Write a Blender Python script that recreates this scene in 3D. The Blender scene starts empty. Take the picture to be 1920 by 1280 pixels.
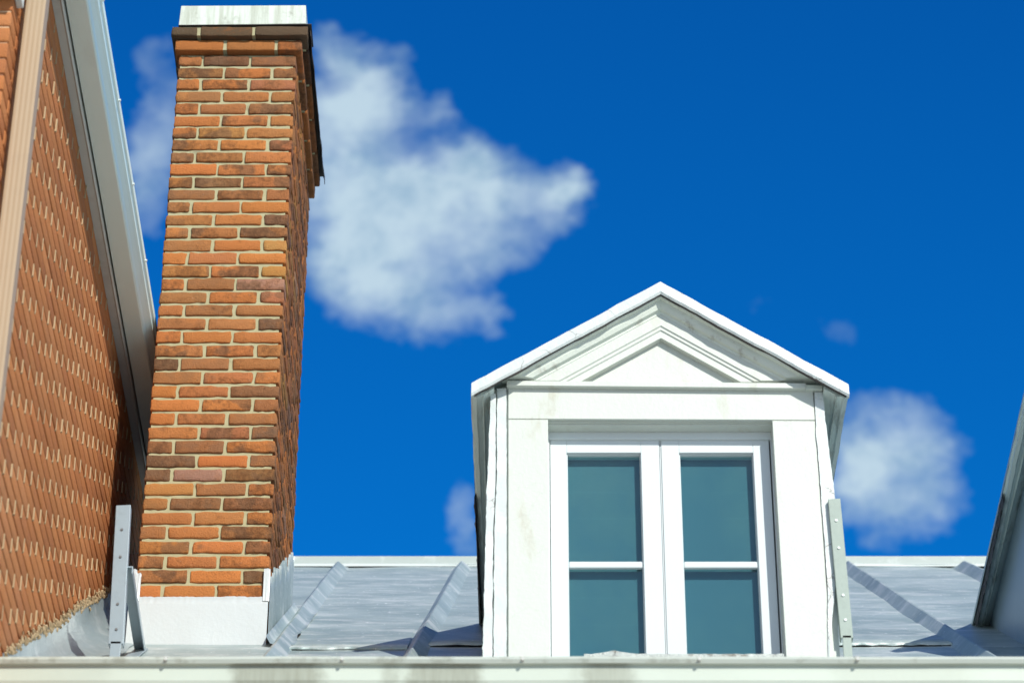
import bpy, bmesh, math, random
import numpy as np
from mathutils import Vector, noise, Matrix
random.seed(7)
rng = np.random.default_rng(7)
R = math.radians
S = bpy.context.scene

# ------------------------------------------------------------------ camera
PITCH, FPX, CX, CY, CAMZ = R(35.0), 5840.0, 972.0, 640.0, 1.6
cd = bpy.data.cameras.new('camera')
cam = bpy.data.objects.new('camera', cd)
S.collection.objects.link(cam)
S.camera = cam
cam.location = (0, 0, CAMZ)
cam.rotation_euler = (R(90) + PITCH, 0, 0)
cd.sensor_width = 36
cd.lens = FPX / 1920 * 36
cd.shift_x = -(CX - 960) / 1920
cd.clip_end = 2000
cd.dof.use_dof = True
cd.dof.focus_distance = 12.7
cd.dof.aperture_fstop = 3.6

# ------------------------------------------------------------------ light
SUN_AZ, SUN_EL = 28.0, 33.0            # degrees to the right of the viewer's back, height
sd = bpy.data.lights.new('sun', 'SUN')
sd.energy = 3.3
sd.angle = R(0.53)
sd.color = (1.0, 0.975, 0.90)
sun = bpy.data.objects.new('sun', sd)
S.collection.objects.link(sun)
tosun = Vector((math.sin(R(SUN_AZ)) * math.cos(R(SUN_EL)), -math.cos(R(SUN_AZ)) * math.cos(R(SUN_EL)), math.sin(R(SUN_EL))))
sun.rotation_euler = tosun.to_track_quat('Z', 'Y').to_euler()
sun.location = (3, -6, 14)

S.view_settings.view_transform = 'Standard'
S.view_settings.look = 'None'
S.view_settings.gamma = 1
S.view_settings.exposure = 0.45
S.render.resolution_x, S.render.resolution_y = 1024, 682


def at(px, py, Y):
    """world point where the ray through photo pixel (px,py) meets the upright plane y=Y"""
    e = PITCH + math.atan((CY - py) / FPX)
    z = Y * math.tan(e)
    d = Y * math.cos(PITCH) + z * math.sin(PITCH)
    return Vector(((px - CX) * d / FPX, Y, z + CAMZ))


# ------------------------------------------------------------------ world: Nishita sky with clouds by direction
W = bpy.data.worlds.new('World')
S.world = W
W.use_nodes = True
nt = W.node_tree
nt.nodes.clear()


class G:
    """small node helper"""
    def __init__(s, tree): s.t = tree
    def n(s, typ, ins=None, **kw):
        nd = s.t.nodes.new(typ)
        for k, v in kw.items(): setattr(nd, k, v)
        for k, v in (ins or {}).items():
            if isinstance(v, bpy.types.NodeSocket): s.t.links.new(v, nd.inputs[k])
            else: nd.inputs[k].default_value = v
        return nd
    def m(s, op, a, b=0.0, c=0.0, clamp=False):
        return s.n('ShaderNodeMath', {0: a, 1: b, 2: c}, operation=op, use_clamp=clamp).outputs[0]
    def v(s, op, a, b=(0, 0, 0), out=0):
        return s.n('ShaderNodeVectorMath', {0: a, 1: b}, operation=op).outputs[out]
    def mr(s, x, a, b, c=0.0, d=1.0, smooth=True):
        return s.n('ShaderNodeMapRange', {0: x, 1: a, 2: b, 3: c, 4: d}, interpolation_type='SMOOTHSTEP' if smooth else 'LINEAR').outputs[0]
    def mix(s, f, a, b, mode='MIX'):
        nd = s.n('ShaderNodeMix', data_type='RGBA', blend_type=mode)
        for i, v in ((0, f), (6, a), (7, b)):
            if isinstance(v, bpy.types.NodeSocket): s.t.links.new(v, nd.inputs[i])
            else: nd.inputs[i].default_value = v if i == 0 or len(v) == 4 else (*v, 1)
        return nd.outputs[2]
    def noise(s, vec, scale, detail=3, rough=0.5, dist=0.0, out=0):
        return s.n('ShaderNodeTexNoise', {'Vector': vec, 'Scale': scale, 'Detail': detail, 'Roughness': rough, 'Distortion': dist}).outputs[out]


g = G(nt)
sky = g.n('ShaderNodeTexSky', sky_type='NISHITA', sun_disc=False, sun_elevation=R(SUN_EL), sun_rotation=R(180 - SUN_AZ),
          altitude=300, air_density=1.0, dust_density=0.3, ozone_density=4.0)
gen = g.n('ShaderNodeTexCoord').outputs['Generated']
sep = g.n('ShaderNodeSeparateXYZ', {0: gen})
yy = g.m('MAXIMUM', sep.outputs[1], 0.05)
U = g.m('DIVIDE', sep.outputs[0], yy)
V = g.m('DIVIDE', sep.outputs[2], yy)
uv = g.n('ShaderNodeCombineXYZ', {0: U, 1: V, 2: 0.0}).outputs[0]
warp = g.v('SCALE', g.v('SUBTRACT', g.noise(uv, 34, 6, 0.62, out=1), (0.5, 0.5, 0.5)))
warp.node.inputs['Scale'].default_value = 0.042
uvw = g.v('ADD', uv, warp)
BLOBS = [  # px, py, rx, ry, weight
    (618, 85, 42, 42, .6), (690, 120, 75, 50, .7), (640, 190, 100, 90, 1.0), (735, 185, 65, 60, .6), (825, 200, 38, 38, .5),
    (640, 330, 110, 120, 1.1), (760, 390, 160, 120, 1.3), (880, 310, 90, 62, .75), (930, 380, 130, 85, 1.0), (1045, 385, 60, 60, .6), (1062, 340, 42, 48, .7),
    (640, 500, 90, 80, .85), (760, 520, 110, 90, .8), (900, 480, 80, 60, .45), (820, 600, 95, 55, .6), (915, 600, 50, 45, .55),
    (300, 270, 75, 130, .72), (285, 120, 60, 60, .48), (345, 190, 60, 60, .35), (265, 360, 50, 90, .42),
    (1650, 850, 95, 95, .95), (1740, 870, 85, 70, .72), (1680, 960, 120, 60, .7), (1600, 880, 60, 120, .8), (1720, 780, 40, 40, .3),
    (1575, 600, 75, 50, .30), (1440, 575, 80, 45, .30),
    (880, 980, 40, 85, .66),
]
F = None
for (bx_, by_, rx, ry, wt) in BLOBS:
    c = at(bx_, by_, 1.0); c.z -= CAMZ
    cx2 = at(bx_ + rx, by_, 1.0); cy2 = at(bx_, by_ - ry, 1.0)
    su, sv = abs(cx2.x - c.x), abs(cy2.z - CAMZ - c.z)
    d = g.v('MULTIPLY', g.v('SUBTRACT', uvw, (c.x, c.z, 0)), (1 / su, 1 / sv, 0))
    d2 = g.v('DOT_PRODUCT', d, d, out=1)
    e = g.m('MULTIPLY', g.m('EXPONENT', g.m('MULTIPLY', d2, -1.15)), wt)
    F = e if F is None else g.m('ADD', F, e)
fine = g.noise(uv, 42, 9, 0.68)
lump = g.noise(uv, 26, 5, 0.6)
F2 = g.m('ADD', F, g.m('MULTIPLY', g.m('SUBTRACT', fine, 0.5), g.m('MULTIPLY_ADD', F, 0.35, 0.42)))
F2 = g.m('ADD', F2, g.m('MULTIPLY', g.m('SUBTRACT', lump, 0.5), g.m('MULTIPLY_ADD', F, 1.0, 0.5)))
dens = g.m('POWER', g.mr(F2, 0.30, 1.55, smooth=False), 0.85)
dens = g.m('MULTIPLY', dens, g.m('GREATER_THAN', sep.outputs[1], 0.05))
tint = g.mix(1.0, sky.outputs[0], (0.015, 0.71, 1.43), 'MULTIPLY')
tint = g.mix(1.0, tint, g.mix(g.mr(V, 0.58, 0.95, smooth=False), (1.0, 1.18, 1.08), (1.0, 0.90, 0.95)), 'MULTIPLY')
softn = g.mr(g.m('ADD', g.noise(uv, 30, 8, 0.68), g.m('MULTIPLY', dens, .14)), .38, .70)
ccol = g.mix(softn, (2.5, 3.9, 5.2), (4.6, 5.9, 6.7))
skyc = g.mix(g.m('MULTIPLY', dens, 0.92), tint, ccol)
# light from the rest of the sky (towards the sun side it is paler, plain sky node with unseen clouds added)
side = g.mr(sep.outputs[1], -0.25, 0.2)
ay = g.m('MAXIMUM', g.m('ABSOLUTE', sep.outputs[1]), 0.15)
uvb = g.n('ShaderNodeCombineXYZ', {0: g.m('DIVIDE', sep.outputs[0], ay), 1: g.m('DIVIDE', sep.outputs[2], ay), 2: 4.0}).outputs[0]
rear = g.m('MULTIPLY', g.mr(g.noise(uvb, 3.2, 6, .6), .48, .66), g.mr(sep.outputs[2], .05, .25))  # unseen clouds behind the camera, added to vary the window reflection
skyrear = g.mix(g.m('MULTIPLY', rear, .8), sky.outputs[0], (7.5, 8.0, 8.2))
skyall = g.mix(side, skyrear, skyc)
bg = g.n('ShaderNodeBackground', {'Color': skyall, 'Strength': 0.09})
out = g.n('ShaderNodeOutputWorld', {'Surface': bg.outputs[0]})

# ------------------------------------------------------------------ materials
MATS = {}


def new_mat(name):
    m = bpy.data.materials.new(name)
    m.use_nodes = True
    m.node_tree.nodes.clear()
    MATS[name] = m
    return m, G(m.node_tree)


def finish(m, g, col, rough=0.5, metal=0.0, bump=None, bstr=0.3, bdist=0.002, spec=0.5, extra=None):
    ins = {'Base Color': col, 'Roughness': rough, 'Metallic': metal, 'Specular IOR Level': spec}
    if bump is not None:
        ins['Normal'] = g.n('ShaderNodeBump', {'Height': bump, 'Strength': bstr, 'Distance': bdist}).outputs[0]
    p = g.n('ShaderNodeBsdfPrincipled', ins)
    g.n('ShaderNodeOutputMaterial', {'Surface': p.outputs[0]})
    return m


def coords(g): return g.n('ShaderNodeTexCoord').outputs['Object']


def c4(c): return (*c, 1)


def mat_brick(name, soot=0.6, dirtcol=(0.06, 0.03, 0.017), lowthr=0.56):
    m, g = new_mat(name)
    o = coords(g)
    col = g.n('ShaderNodeVertexColor', layer_name='tone')
    rnd = col.outputs['Alpha']
    off = g.v('ADD', o, g.n('ShaderNodeCombineXYZ', {0: g.m('MULTIPLY', rnd, 13.0), 1: g.m('MULTIPLY', rnd, 31.0), 2: 0.0}).outputs[0])
    big = g.noise(off, 14, 4, 0.6)
    med = g.noise(off, 55, 4, 0.65)
    fin = g.noise(o, 260, 3, 0.6)
    thr = g.m('MULTIPLY_ADD', rnd, -0.20, lowthr)
    mask = g.m('MULTIPLY', g.mr(g.m('MULTIPLY_ADD', med, 0.45, g.m('MULTIPLY', big, 0.55)), thr, g.m('ADD', thr, 0.24)), soot)
    c = g.mix(g.m('MULTIPLY', g.mr(big, .35, .7), .35), col.outputs['Color'], (0.53, 0.195, 0.052))
    part_ = g.mr(g.noise(off, 7.5, 2, 0.5), .50, .56)
    c = g.mix(g.m('MULTIPLY', part_, g.m('MULTIPLY', g.mr(rnd, .35, .6), .65)), c, (0.20, 0.105, 0.055))
    c = g.mix(1.0, c, g.mix(fin, (0.72, 0.72, 0.72), (1.28, 1.25, 1.2)), 'MULTIPLY')
    c = g.mix(mask, c, dirtcol)
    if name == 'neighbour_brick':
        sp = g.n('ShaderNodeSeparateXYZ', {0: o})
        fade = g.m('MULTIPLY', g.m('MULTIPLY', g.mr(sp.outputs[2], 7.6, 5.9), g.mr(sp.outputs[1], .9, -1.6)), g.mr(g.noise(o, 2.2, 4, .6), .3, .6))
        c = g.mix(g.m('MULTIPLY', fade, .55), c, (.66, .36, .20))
    pale = g.m('MULTIPLY', g.mr(g.noise(off, 90, 3, 0.7), 0.64, 0.76), 0.30)
    c = g.mix(pale, c, (0.45, 0.36, 0.30))
    b = g.m('ADD', g.m('MULTIPLY', g.noise(o, 120, 5, 0.7), 1.0), g.m('MULTIPLY', fin, 0.4))
    return finish(m, g, c, 0.9, 0, b, 0.9, 0.007, 0.2)


mat_brick('brick', 0.60)
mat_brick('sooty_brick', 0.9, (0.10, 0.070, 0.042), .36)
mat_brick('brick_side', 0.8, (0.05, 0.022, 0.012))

m, g = new_mat('mortar')
o = coords(g)
n1 = g.noise(o, 30, 4, .6)
c = g.mix(n1, (0.36, 0.335, 0.19), (0.50, 0.465, 0.29))
c = g.mix(g.m('MULTIPLY', g.mr(g.noise(o, 9, 4, .65), .60, .75), .5), c, (0.16, 0.14, 0.10))
finish(m, g, c, 0.95, 0, g.noise(o, 420, 4, .7), 0.8, 0.002, 0.1)

m, g = new_mat('neighbour_mortar')
o = coords(g)
c = g.mix(g.noise(o, 20, 3, .6), (0.42, 0.29, 0.16), (0.54, 0.40, 0.24))
finish(m, g, c, 0.95, 0, g.noise(o, 300, 3, .7), 0.5, 0.002, 0.1)
m, g = new_mat('bed_mortar')
o = coords(g)
c = g.mix(g.mr(g.noise(o, 1.3, 3, .6), .45, .62), (0.30, 0.12, 0.06), (0.62, 0.42, 0.25))
finish(m, g, c, 0.95, 0, g.noise(o, 300, 3, .7), 0.5, 0.002, 0.1)

m, g = new_mat('coursed_brick')      # parts of the walls that stay out of view
o = coords(g)
vec = g.n('ShaderNodeCombineXYZ', {0: g.m('ADD', g.n('ShaderNodeSeparateXYZ', {0: o}).outputs[0], g.n('ShaderNodeSeparateXYZ', {0: o}).outputs[1]),
                                   1: g.n('ShaderNodeSeparateXYZ', {0: o}).outputs[2], 2: 0.0}).outputs[0]
bt = g.n('ShaderNodeTexBrick', {'Vector': vec, 'Color1': c4((.52, .2, .09)), 'Color2': c4((.42, .15, .07)), 'Mortar': c4((.5, .4, .25)),
                                'Scale': 1.0, 'Mortar Size': 0.006, 'Brick Width': 0.208, 'Row Height': 0.0677})
finish(m, g, bt.outputs[0], 0.9, 0, bt.outputs[1], -0.4, 0.006, 0.2)


def mat_paint(name, base, dirt, dscale=6, damt=0.4, lo=.58, hi=.72, rough=.5, bs=.15, stretch=(1, 1, 1), metal=0.0, fleck=0.0, crack=0):
    m, g = new_mat(name)
    o = g.v('MULTIPLY', coords(g), stretch)
    o2 = coords(g)
    n = g.noise(o, dscale, 6, .65)
    c = g.mix(g.m('MULTIPLY', g.mr(n, lo, hi), damt), base, dirt)
    c = g.mix(g.m('MULTIPLY', g.mr(g.noise(o2, 45, 4, .7), .68, .78), damt * .9), c, dirt)
    c = g.mix(0.07, c, g.mix(g.noise(o2, 3, 2, .5), (.6, .62, .6), (1, 1, 1)), 'MULTIPLY')
    if fleck: c = g.mix(g.m('MULTIPLY', g.mr(g.noise(o2, 130, 2, .6), .70, .76), fleck), c, (.22, .19, .16))
    if crack:
        wv_ = g.v('ADD', o2, g.v('MULTIPLY', g.noise(o2, 25, 3, .6, out=1), (.05, .05, .05)))
        vo = g.n('ShaderNodeTexVoronoi', {'Vector': wv_, 'Scale': 7.0}, feature='DISTANCE_TO_EDGE').outputs[0]
        ck_ = g.m('MULTIPLY', g.mr(vo, .018, .004), g.mr(g.noise(o2, 6, 2, .5), .46, .60))
        c = g.mix(g.m('MULTIPLY', ck_, .8 * crack), c, (.20, .17, .14))
    b = g.m('ADD', g.noise(o2, 70, 4, .6), g.m('MULTIPLY', g.noise(o2, 9, 2, .5), 1.5))
    return finish(m, g, c, rough, metal, b, bs, 0.004)


mat_paint('white_wood', (0.60, 0.635, 0.575), (0.42, 0.385, 0.27), 7, .6, .56, .74, .45, .22, (1, 1, .35), fleck=.6, crack=.12)
mat_paint('white_metal_trim', (0.62, 0.67, 0.645), (0.5, 0.5, 0.44), 8, .25, .6, .8, .35, .35, fleck=.5)
mat_paint('seamed_trim', (0.64, 0.69, 0.67), (0.5, 0.5, 0.44), 8, .25, .6, .8, .35, .5, fleck=.5, crack=1)
mat_paint('dirty_soffit', (0.66, 0.71, 0.63), (0.20, 0.16, 0.11), 16, .5, .56, .72, .6, .3)
mat_paint('eave_metal', (0.60, 0.68, 0.64), (0.17, 0.17, 0.14), 7, .7, .5, .72, .45, .4, (3, .6, 3), metal=.2, fleck=.5)
mat_paint('window_plastic', (0.66, 0.71, 0.71), (0.7, 0.7, 0.68), 4, .1, .6, .8, .28, .02)
mat_paint('wall_silver', (0.36, 0.43, 0.44), (0.62, 0.66, 0.66), 9, .6, .5, .72, .35, .9, metal=.35)
mat_paint('chimney_flashing', (0.61, 0.655, 0.65), (0.44, 0.41, 0.41), 3, .3, .50, .75, .35, .18, metal=.15)
mat_paint('torn_flashing', (0.36, 0.39, 0.37), (0.10, 0.08, 0.06), 22, .8, .5, .65, .5, .8, metal=.3)
mat_paint('tar', (0.03, 0.025, 0.022), (0.1, 0.08, 0.06), 20, .5, rough=.7)
mat_paint('galvanised', (0.30, 0.365, 0.40), (0.22, 0.26, 0.28), 12, .4, .5, .7, .45, .1, metal=.25)
mat_paint('grey_primer', (0.29, 0.35, 0.31), (0.20, 0.24, 0.21), 12, .4, .5, .7, .5, .1, metal=.1)
mat_paint('dark_hole', (0.16, 0.16, 0.16), (0.1, 0.07, 0.05), 12, .4, metal=.4)
mat_paint('sunlit_hole', (0.85, 0.88, 0.86), (0.6, 0.6, 0.6), 12, .2)  # sunlit background seen through the bracket holes, painted as a pale tone
mat_paint('tan_metal', (0.42, 0.305, 0.19), (0.36, 0.26, 0.165), 5, .3, .5, .7, .45, .05)
mat_paint('pale_metal', (0.74, 0.90, 0.86), (0.42, 0.42, 0.36), 3, .4, .5, .75, .35, .04, (1, .3, 1))
mat_paint('grey_trim', (0.56, 0.57, 0.53), (0.3, 0.27, 0.24), 4, .3, .5, .7, .5, .05)
mat_paint('ridge_metal', (0.40, 0.45, 0.42), (0.66, 0.70, 0.68), 9, .5, .5, .7, .45, .2)
mat_paint('shingle', (0.10, 0.095, 0.09), (0.05, 0.05, 0.05), 12, .5)
mat_paint('plaster', (0.55, 0.52, 0.45), (0.4, 0.38, 0.33), 3, .4)
mat_paint('asphalt', (0.44, 0.46, 0.445), (0.30, 0.31, 0.30), 1.2, .6, .45, .7, .9)

m, g = new_mat('chimney_cap')
o = coords(g)
st = g.noise(g.v('MULTIPLY', o, (34, 34, 3)), 1.0, 5, .65)
zz = g.n('ShaderNodeSeparateXYZ', {0: o}).outputs[2]
c = g.mix(g.mr(st, .38, .7), (0.64, 0.69, 0.61), (0.44, 0.47, 0.38))
c = g.mix(g.m('MULTIPLY', g.mr(g.noise(o, 14, 5, .7), .52, .7), .6), c, (0.28, 0.28, 0.22))
finish(m, g, c, .55, .1, g.noise(o, 60, 3, .6), .3, .003)

m, g = new_mat('silver_roof')        # aluminium roof paint brushed across
o = coords(g)
st = g.noise(g.v('MULTIPLY', o, (3, 6, 6)), 1.0, 8, .75)
st2 = g.noise(g.v('MULTIPLY', o, (16, 20, 20)), 1.0, 5, .7)
pt = g.noise(o, 2.2, 4, .55)
c = g.mix(g.mr(pt, .35, .65), (0.29, 0.365, 0.36), (0.39, 0.465, 0.455))
c = g.mix(g.m('MULTIPLY', g.mr(st, .46, .66), .55), c, (0.72, 0.74, 0.72))
spk = g.mr(g.noise(g.v('MULTIPLY', o, (30, 22, 22)), 1.0, 4, .8), .63, .69)  # sparkle glints painted into the colour as near-white specks
c = g.mix(g.m('MULTIPLY', spk, .9), c, (0.95, 0.97, 0.95))
rg = g.m('MULTIPLY_ADD', st2, .25, .30)
b = g.m('ADD', g.m('ADD', st, g.m('MULTIPLY', st2, .5)), g.m('MULTIPLY', g.noise(o, 6, 3, .5), .6))
finish(m, g, c, rg, .25, b, .7, .006)
mat_paint('cheek_blue_shade', (0.33, 0.43, 0.50), (0.42, 0.50, 0.55), 5, .4, .5, .7, .4, .15, metal=.2)  # silver paint with the blue of sky-lit shade mixed into its colour

m, g = new_mat('gutter_paint')
o = coords(g)
x = g.n('ShaderNodeSeparateXYZ', {0: o}).outputs[0]
x = g.m('ADD', x, 1.5)          # metres from the camera's line
wx = g.m('ADD', x, g.m('MULTIPLY', g.m('SUBTRACT', g.noise(o, 18, 4, .6), .5), .10))
st = None
for (a, b_, amt) in ((-0.90, -0.62, .62), (-0.425, -0.385, .45), (-0.36, -0.115, .62), (0.17, 0.19, .3), (0.20, 0.36, .5), (0.99, 1.4, .12), (-1.65, -1.3, .12)):
    w = .03
    s_ = g.m('MULTIPLY', g.m('MULTIPLY', g.mr(wx, a - w, a + w), g.mr(wx, b_ + w, b_ - w)), amt)
    st = s_ if st is None else g.m('MAXIMUM', st, s_)
streak = g.noise(g.v('MULTIPLY', o, (70, 70, 4)), 1.0, 4, .6)
st = g.m('MULTIPLY', st, g.m('MULTIPLY_ADD', streak, .8, .6))
c = g.mix(g.m('MULTIPLY', g.mr(g.noise(o, 3, 4, .6), .4, .7), .2), (0.56, 0.615, 0.525), (0.44, 0.48, 0.395))
c = g.mix(st, c, (0.20, 0.20, 0.14))
finish(m, g, c, .4, 0, g.noise(o, 9, 3, .5), .1, .004)

m, g = new_mat('gutter_lip_paint')
o = coords(g)
c = g.mix(g.m('MULTIPLY', g.mr(g.noise(o, 11, 5, .7), .48, .68), .55), (0.52, 0.56, 0.49), (0.24, 0.24, 0.18))
finish(m, g, c, .4, .1, g.noise(o, 40, 3, .5), .2, .002)

m, g = new_mat('glass')
bf = g.n('ShaderNodeNewGeometry').outputs['Backfacing']
fr = g.m('MULTIPLY', g.n('ShaderNodeFresnel', {'IOR': 1.75}).outputs[0], g.m('SUBTRACT', 1.0, bf))
tr = g.n('ShaderNodeBsdfTransparent', {'Color': c4((0.72, 0.88, 0.90))})
gl = g.n('ShaderNodeBsdfGlossy', {'Color': c4((1, 1, 1)), 'Roughness': 0.02})
mx = g.n('ShaderNodeMixShader', {0: fr})
m.node_tree.links.new(tr.outputs[0], mx.inputs[1]); m.node_tree.links.new(gl.outputs[0], mx.inputs[2])
g.n('ShaderNodeOutputMaterial', {'Surface': mx.outputs[0]})

m, g = new_mat('blind')
o = coords(g)
z = g.n('ShaderNodeSeparateXYZ', {0: o}).outputs[2]
ln = g.mr(g.m('FRACT', g.m('MULTIPLY', z, 9.0)), 0.02, 0.08)
c = g.mix(ln, (0.165, 0.232, 0.240), (0.150, 0.214, 0.222))
c = g.mix(g.mr(g.noise(g.v('MULTIPLY', o, (3, 3, 2)), 1.0, 4, .6), .35, .65), c, (0.105, 0.18, 0.215))
c = g.mix(g.m('MULTIPLY', g.noise(o, 60, 3, .6), .35), c, (0.085, 0.18, 0.205))
finish(m, g, c, .8)

m, g = new_mat('valance')
o = coords(g)
c = g.mix(g.noise(o, 40, 4, .6), (0.165, 0.252, 0.262), (0.145, 0.232, 0.243))
finish(m, g, c, .8)

M = MATS


# ------------------------------------------------------------------ mesh helpers
class MB:
    def __init__(s): s.v, s.f, s.mi = [], [], []
    def add(s, vs, fs, mi=0):
        o = len(s.v)
        s.v += [tuple(v) for v in vs]
        s.f += [tuple(i + o for i in f) for f in fs]
        s.mi += [mi] * len(fs)
        return s
    def box(s, x0, x1, y0, y1, z0, z1, mi=0):
        v = [(x, y, z) for x in (x0, x1) for y in (y0, y1) for z in (z0, z1)]
        return s.add(v, [(0, 1, 3, 2), (4, 6, 7, 5), (0, 4, 5, 1), (2, 3, 7, 6), (0, 2, 6, 4), (1, 5, 7, 3)], mi)
    def prism(s, a, b, mi=0):
        """two matching loops joined into a closed solid"""
        n = len(a)
        fs = [(i, (i + 1) % n, n + (i + 1) % n, n + i) for i in range(n)]
        fs += [tuple(range(n))[::-1], tuple(range(n, 2 * n))]
        return s.add(list(a) + list(b), fs, mi)
    def slab(s, poly, dy, mi=0):
        """polygon of world points extruded by dy in depth"""
        a = [Vector(p) for p in poly]
        return s.prism(a, [p + Vector((0, dy, 0)) for p in a], mi)
    def bar(s, p, q, w, h, up=(0, 0, 1), mi=0):
        p, q = Vector(p), Vector(q)
        d = (q - p).normalized(); u = Vector(up); u = (u - d * u.dot(d)).normalized(); sd_ = d.cross(u)
        off = [sd_ * w / 2 + u * h / 2, -sd_ * w / 2 + u * h / 2, -sd_ * w / 2 - u * h / 2, sd_ * w / 2 - u * h / 2]
        return s.prism([p + o for o in off], [q + o for o in off], mi)
    def cyl(s, p, q, r, n=14, mi=0, r2=None):
        p, q = Vector(p), Vector(q)
        d = (q - p).normalized(); u = d.orthogonal().normalized(); w = d.cross(u)
        a = [p + (u * math.cos(t) + w * math.sin(t)) * r for t in [2 * math.pi * i / n for i in range(n)]]
        b = [q + (u * math.cos(t) + w * math.sin(t)) * (r2 or r) for t in [2 * math.pi * i / n for i in range(n)]]
        return s.prism(a, b, mi)
    def build(s, name, mat, parent=None, bevel=0.0, smooth=False, origin=None):
        me = bpy.data.meshes.new(name)
        o = Vector(origin) if origin is not None else (Vector(ORG[parent.name]) if parent is not None else Vector((0, 0, 0)))
        me.from_pydata([tuple(Vector(v) - o) for v in s.v], [], s.f)
        bm = bmesh.new(); bm.from_mesh(me)
        bmesh.ops.recalc_face_normals(bm, faces=bm.faces)
        bm.to_mesh(me); bm.free()
        for mm in (mat if isinstance(mat, (list, tuple)) else [mat]): me.materials.append(M[mm])
        for p, i in zip(me.polygons, s.mi): p.material_index = i
        ob = bpy.data.objects.new(name, me)
        S.collection.objects.link(ob)
        if parent is not None:
            ob.parent = parent
            ORG[ob.name] = ORG[parent.name]
        else:
            ob.location = o
            ORG[ob.name] = tuple(o)
        if smooth:
            for p in me.polygons: p.use_smooth = True
        if bevel:
            b = ob.modifiers.new('bevel', 'BEVEL'); b.width = bevel; b.segments = 2; b.limit_method = 'ANGLE'; b.angle_limit = R(35)
        return ob


ORG = {}


def empty(name, loc, label, cat, group=None):
    o = bpy.data.objects.new(name, None)
    S.collection.objects.link(o)
    o.location = loc
    o.empty_display_size = 0.2
    ORG[o.name] = tuple(loc)
    o['label'] = label; o['category'] = cat
    if group: o['group'] = group
    return o


def fb(x, y=0.0, z=0.0): return noise.noise(Vector((x, y, z)))


# ---- bricks: rounded, slightly irregular blocks
def brick_template(nx, ny, nz):
    cnt = (nx + 4, ny + 4, nz + 4)
    idx, faces = {}, []
    def vid(i, j, k):
        return idx.setdefault((i, j, k), len(idx))
    X, Y, Z = cnt[0] - 1, cnt[1] - 1, cnt[2] - 1
    for i in range(X):
        for j in range(Y):
            faces.append((vid(i, j, 0), vid(i, j + 1, 0), vid(i + 1, j + 1, 0), vid(i + 1, j, 0)))
            faces.append((vid(i, j, Z), vid(i + 1, j, Z), vid(i + 1, j + 1, Z), vid(i, j + 1, Z)))
    for i in range(X):
        for k in range(Z):
            faces.append((vid(i, 0, k), vid(i + 1, 0, k), vid(i + 1, 0, k + 1), vid(i, 0, k + 1)))
            faces.append((vid(i, Y, k), vid(i, Y, k + 1), vid(i + 1, Y, k + 1), vid(i + 1, Y, k)))
    for j in range(Y):
        for k in range(Z):
            faces.append((vid(0, j, k), vid(0, j, k + 1), vid(0, j + 1, k + 1), vid(0, j + 1, k)))
            faces.append((vid(X, j, k), vid(X, j + 1, k), vid(X, j + 1, k + 1), vid(X, j, k + 1)))
    keys = sorted(idx, key=idx.get)
    return cnt, np.array(keys), faces


def axis_coords(h, r, n):
    return np.concatenate([[-h, -(h - r)], np.linspace(-(h - r), h - r, n + 2)[1:-1], [h - r, h]])


def bricks_mesh(name, blocks, mat, parent, tmpl, r=0.006, amp=0.0016, freq=28, mats=None):
    """blocks: (x0,x1,y0,y1,z0,z1,color,rnd,matindex)"""
    cnt, keys, faces = tmpl
    V_, F_, C_, MI = [], [], [], []
    fa = np.array(faces)
    org = np.array(ORG[parent.name])
    for bi, (x0, x1, y0, y1, z0, z1, col, rn, mi) in enumerate(blocks):
        h = np.array([(x1 - x0) / 2, (y1 - y0) / 2, (z1 - z0) / 2]); c = np.array([(x0 + x1) / 2, (y0 + y1) / 2, (z0 + z1) / 2])
        rr = r * (0.7 + 0.8 * random.random())
        P = np.stack([axis_coords(h[a], rr, cnt[a] - 4)[keys[:, a]] for a in range(3)], 1)
        q = np.clip(P, -(h - rr), h - rr)
        d = P - q
        ln = np.linalg.norm(d, axis=1, keepdims=True); ln[ln == 0] = 1
        P = q + d / ln * rr + c
        if amp:
            for i in range(len(P)):
                nv = noise.noise_vector(Vector(P[i]) * freq + Vector((bi * .37, 0, 0)))
                n2 = noise.noise_vector(Vector(P[i]) * freq * 3.2)
                P[i] += np.array(nv) * amp + np.array(n2) * amp * .55
        F_.append(fa + len(V_) * len(keys)); V_.append(P - org)
        C_ += [(*col, rn)] * len(keys); MI += [mi] * len(faces)
    me = bpy.data.meshes.new(name)
    me.from_pydata(np.concatenate(V_).tolist(), [], np.concatenate(F_).tolist())
    ca = me.color_attributes.new('tone', 'FLOAT_COLOR', 'POINT')
    ca.data.foreach_set('color', np.array(C_, dtype=np.float32).ravel())
    me.materials.append(M[mat])
    if mats:
        for m_ in mats: me.materials.append(M[m_])
        me.polygons.foreach_set('material_index', MI)
    me.polygons.foreach_set('use_smooth', [True] * len(me.polygons))
    ob = bpy.data.objects.new(name, me)
    S.collection.objects.link(ob)
    ob.parent = parent
    ORG[ob.name] = ORG[parent.name]
    return ob


# ================================================================== geometry constants (metres, from the photo)
YCH = 10.5                     # chimney front
ROOF_T = 0.70                  # roof rise per metre


def roof_z(y): return at(372, 1207, YCH).z + ROOF_T * (y - YCH)


YR = 14.0                     # ridge
YE = 8.80                      # eave edge of the sheets
YG = 8.62                      # gutter front
YD = 9.50                      # dormer front
XW = -1.672                    # neighbour's side wall

# ------------------------------------------------------------------ ground
gb = MB(); gb.add([(-300, -300, 0), (300, -300, 0), (300, 300, 0), (-300, 300, 0)], [(0, 1, 2, 3)])
ground = gb.build('ground', 'asphalt'); ground['kind'] = 'structure'

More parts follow.
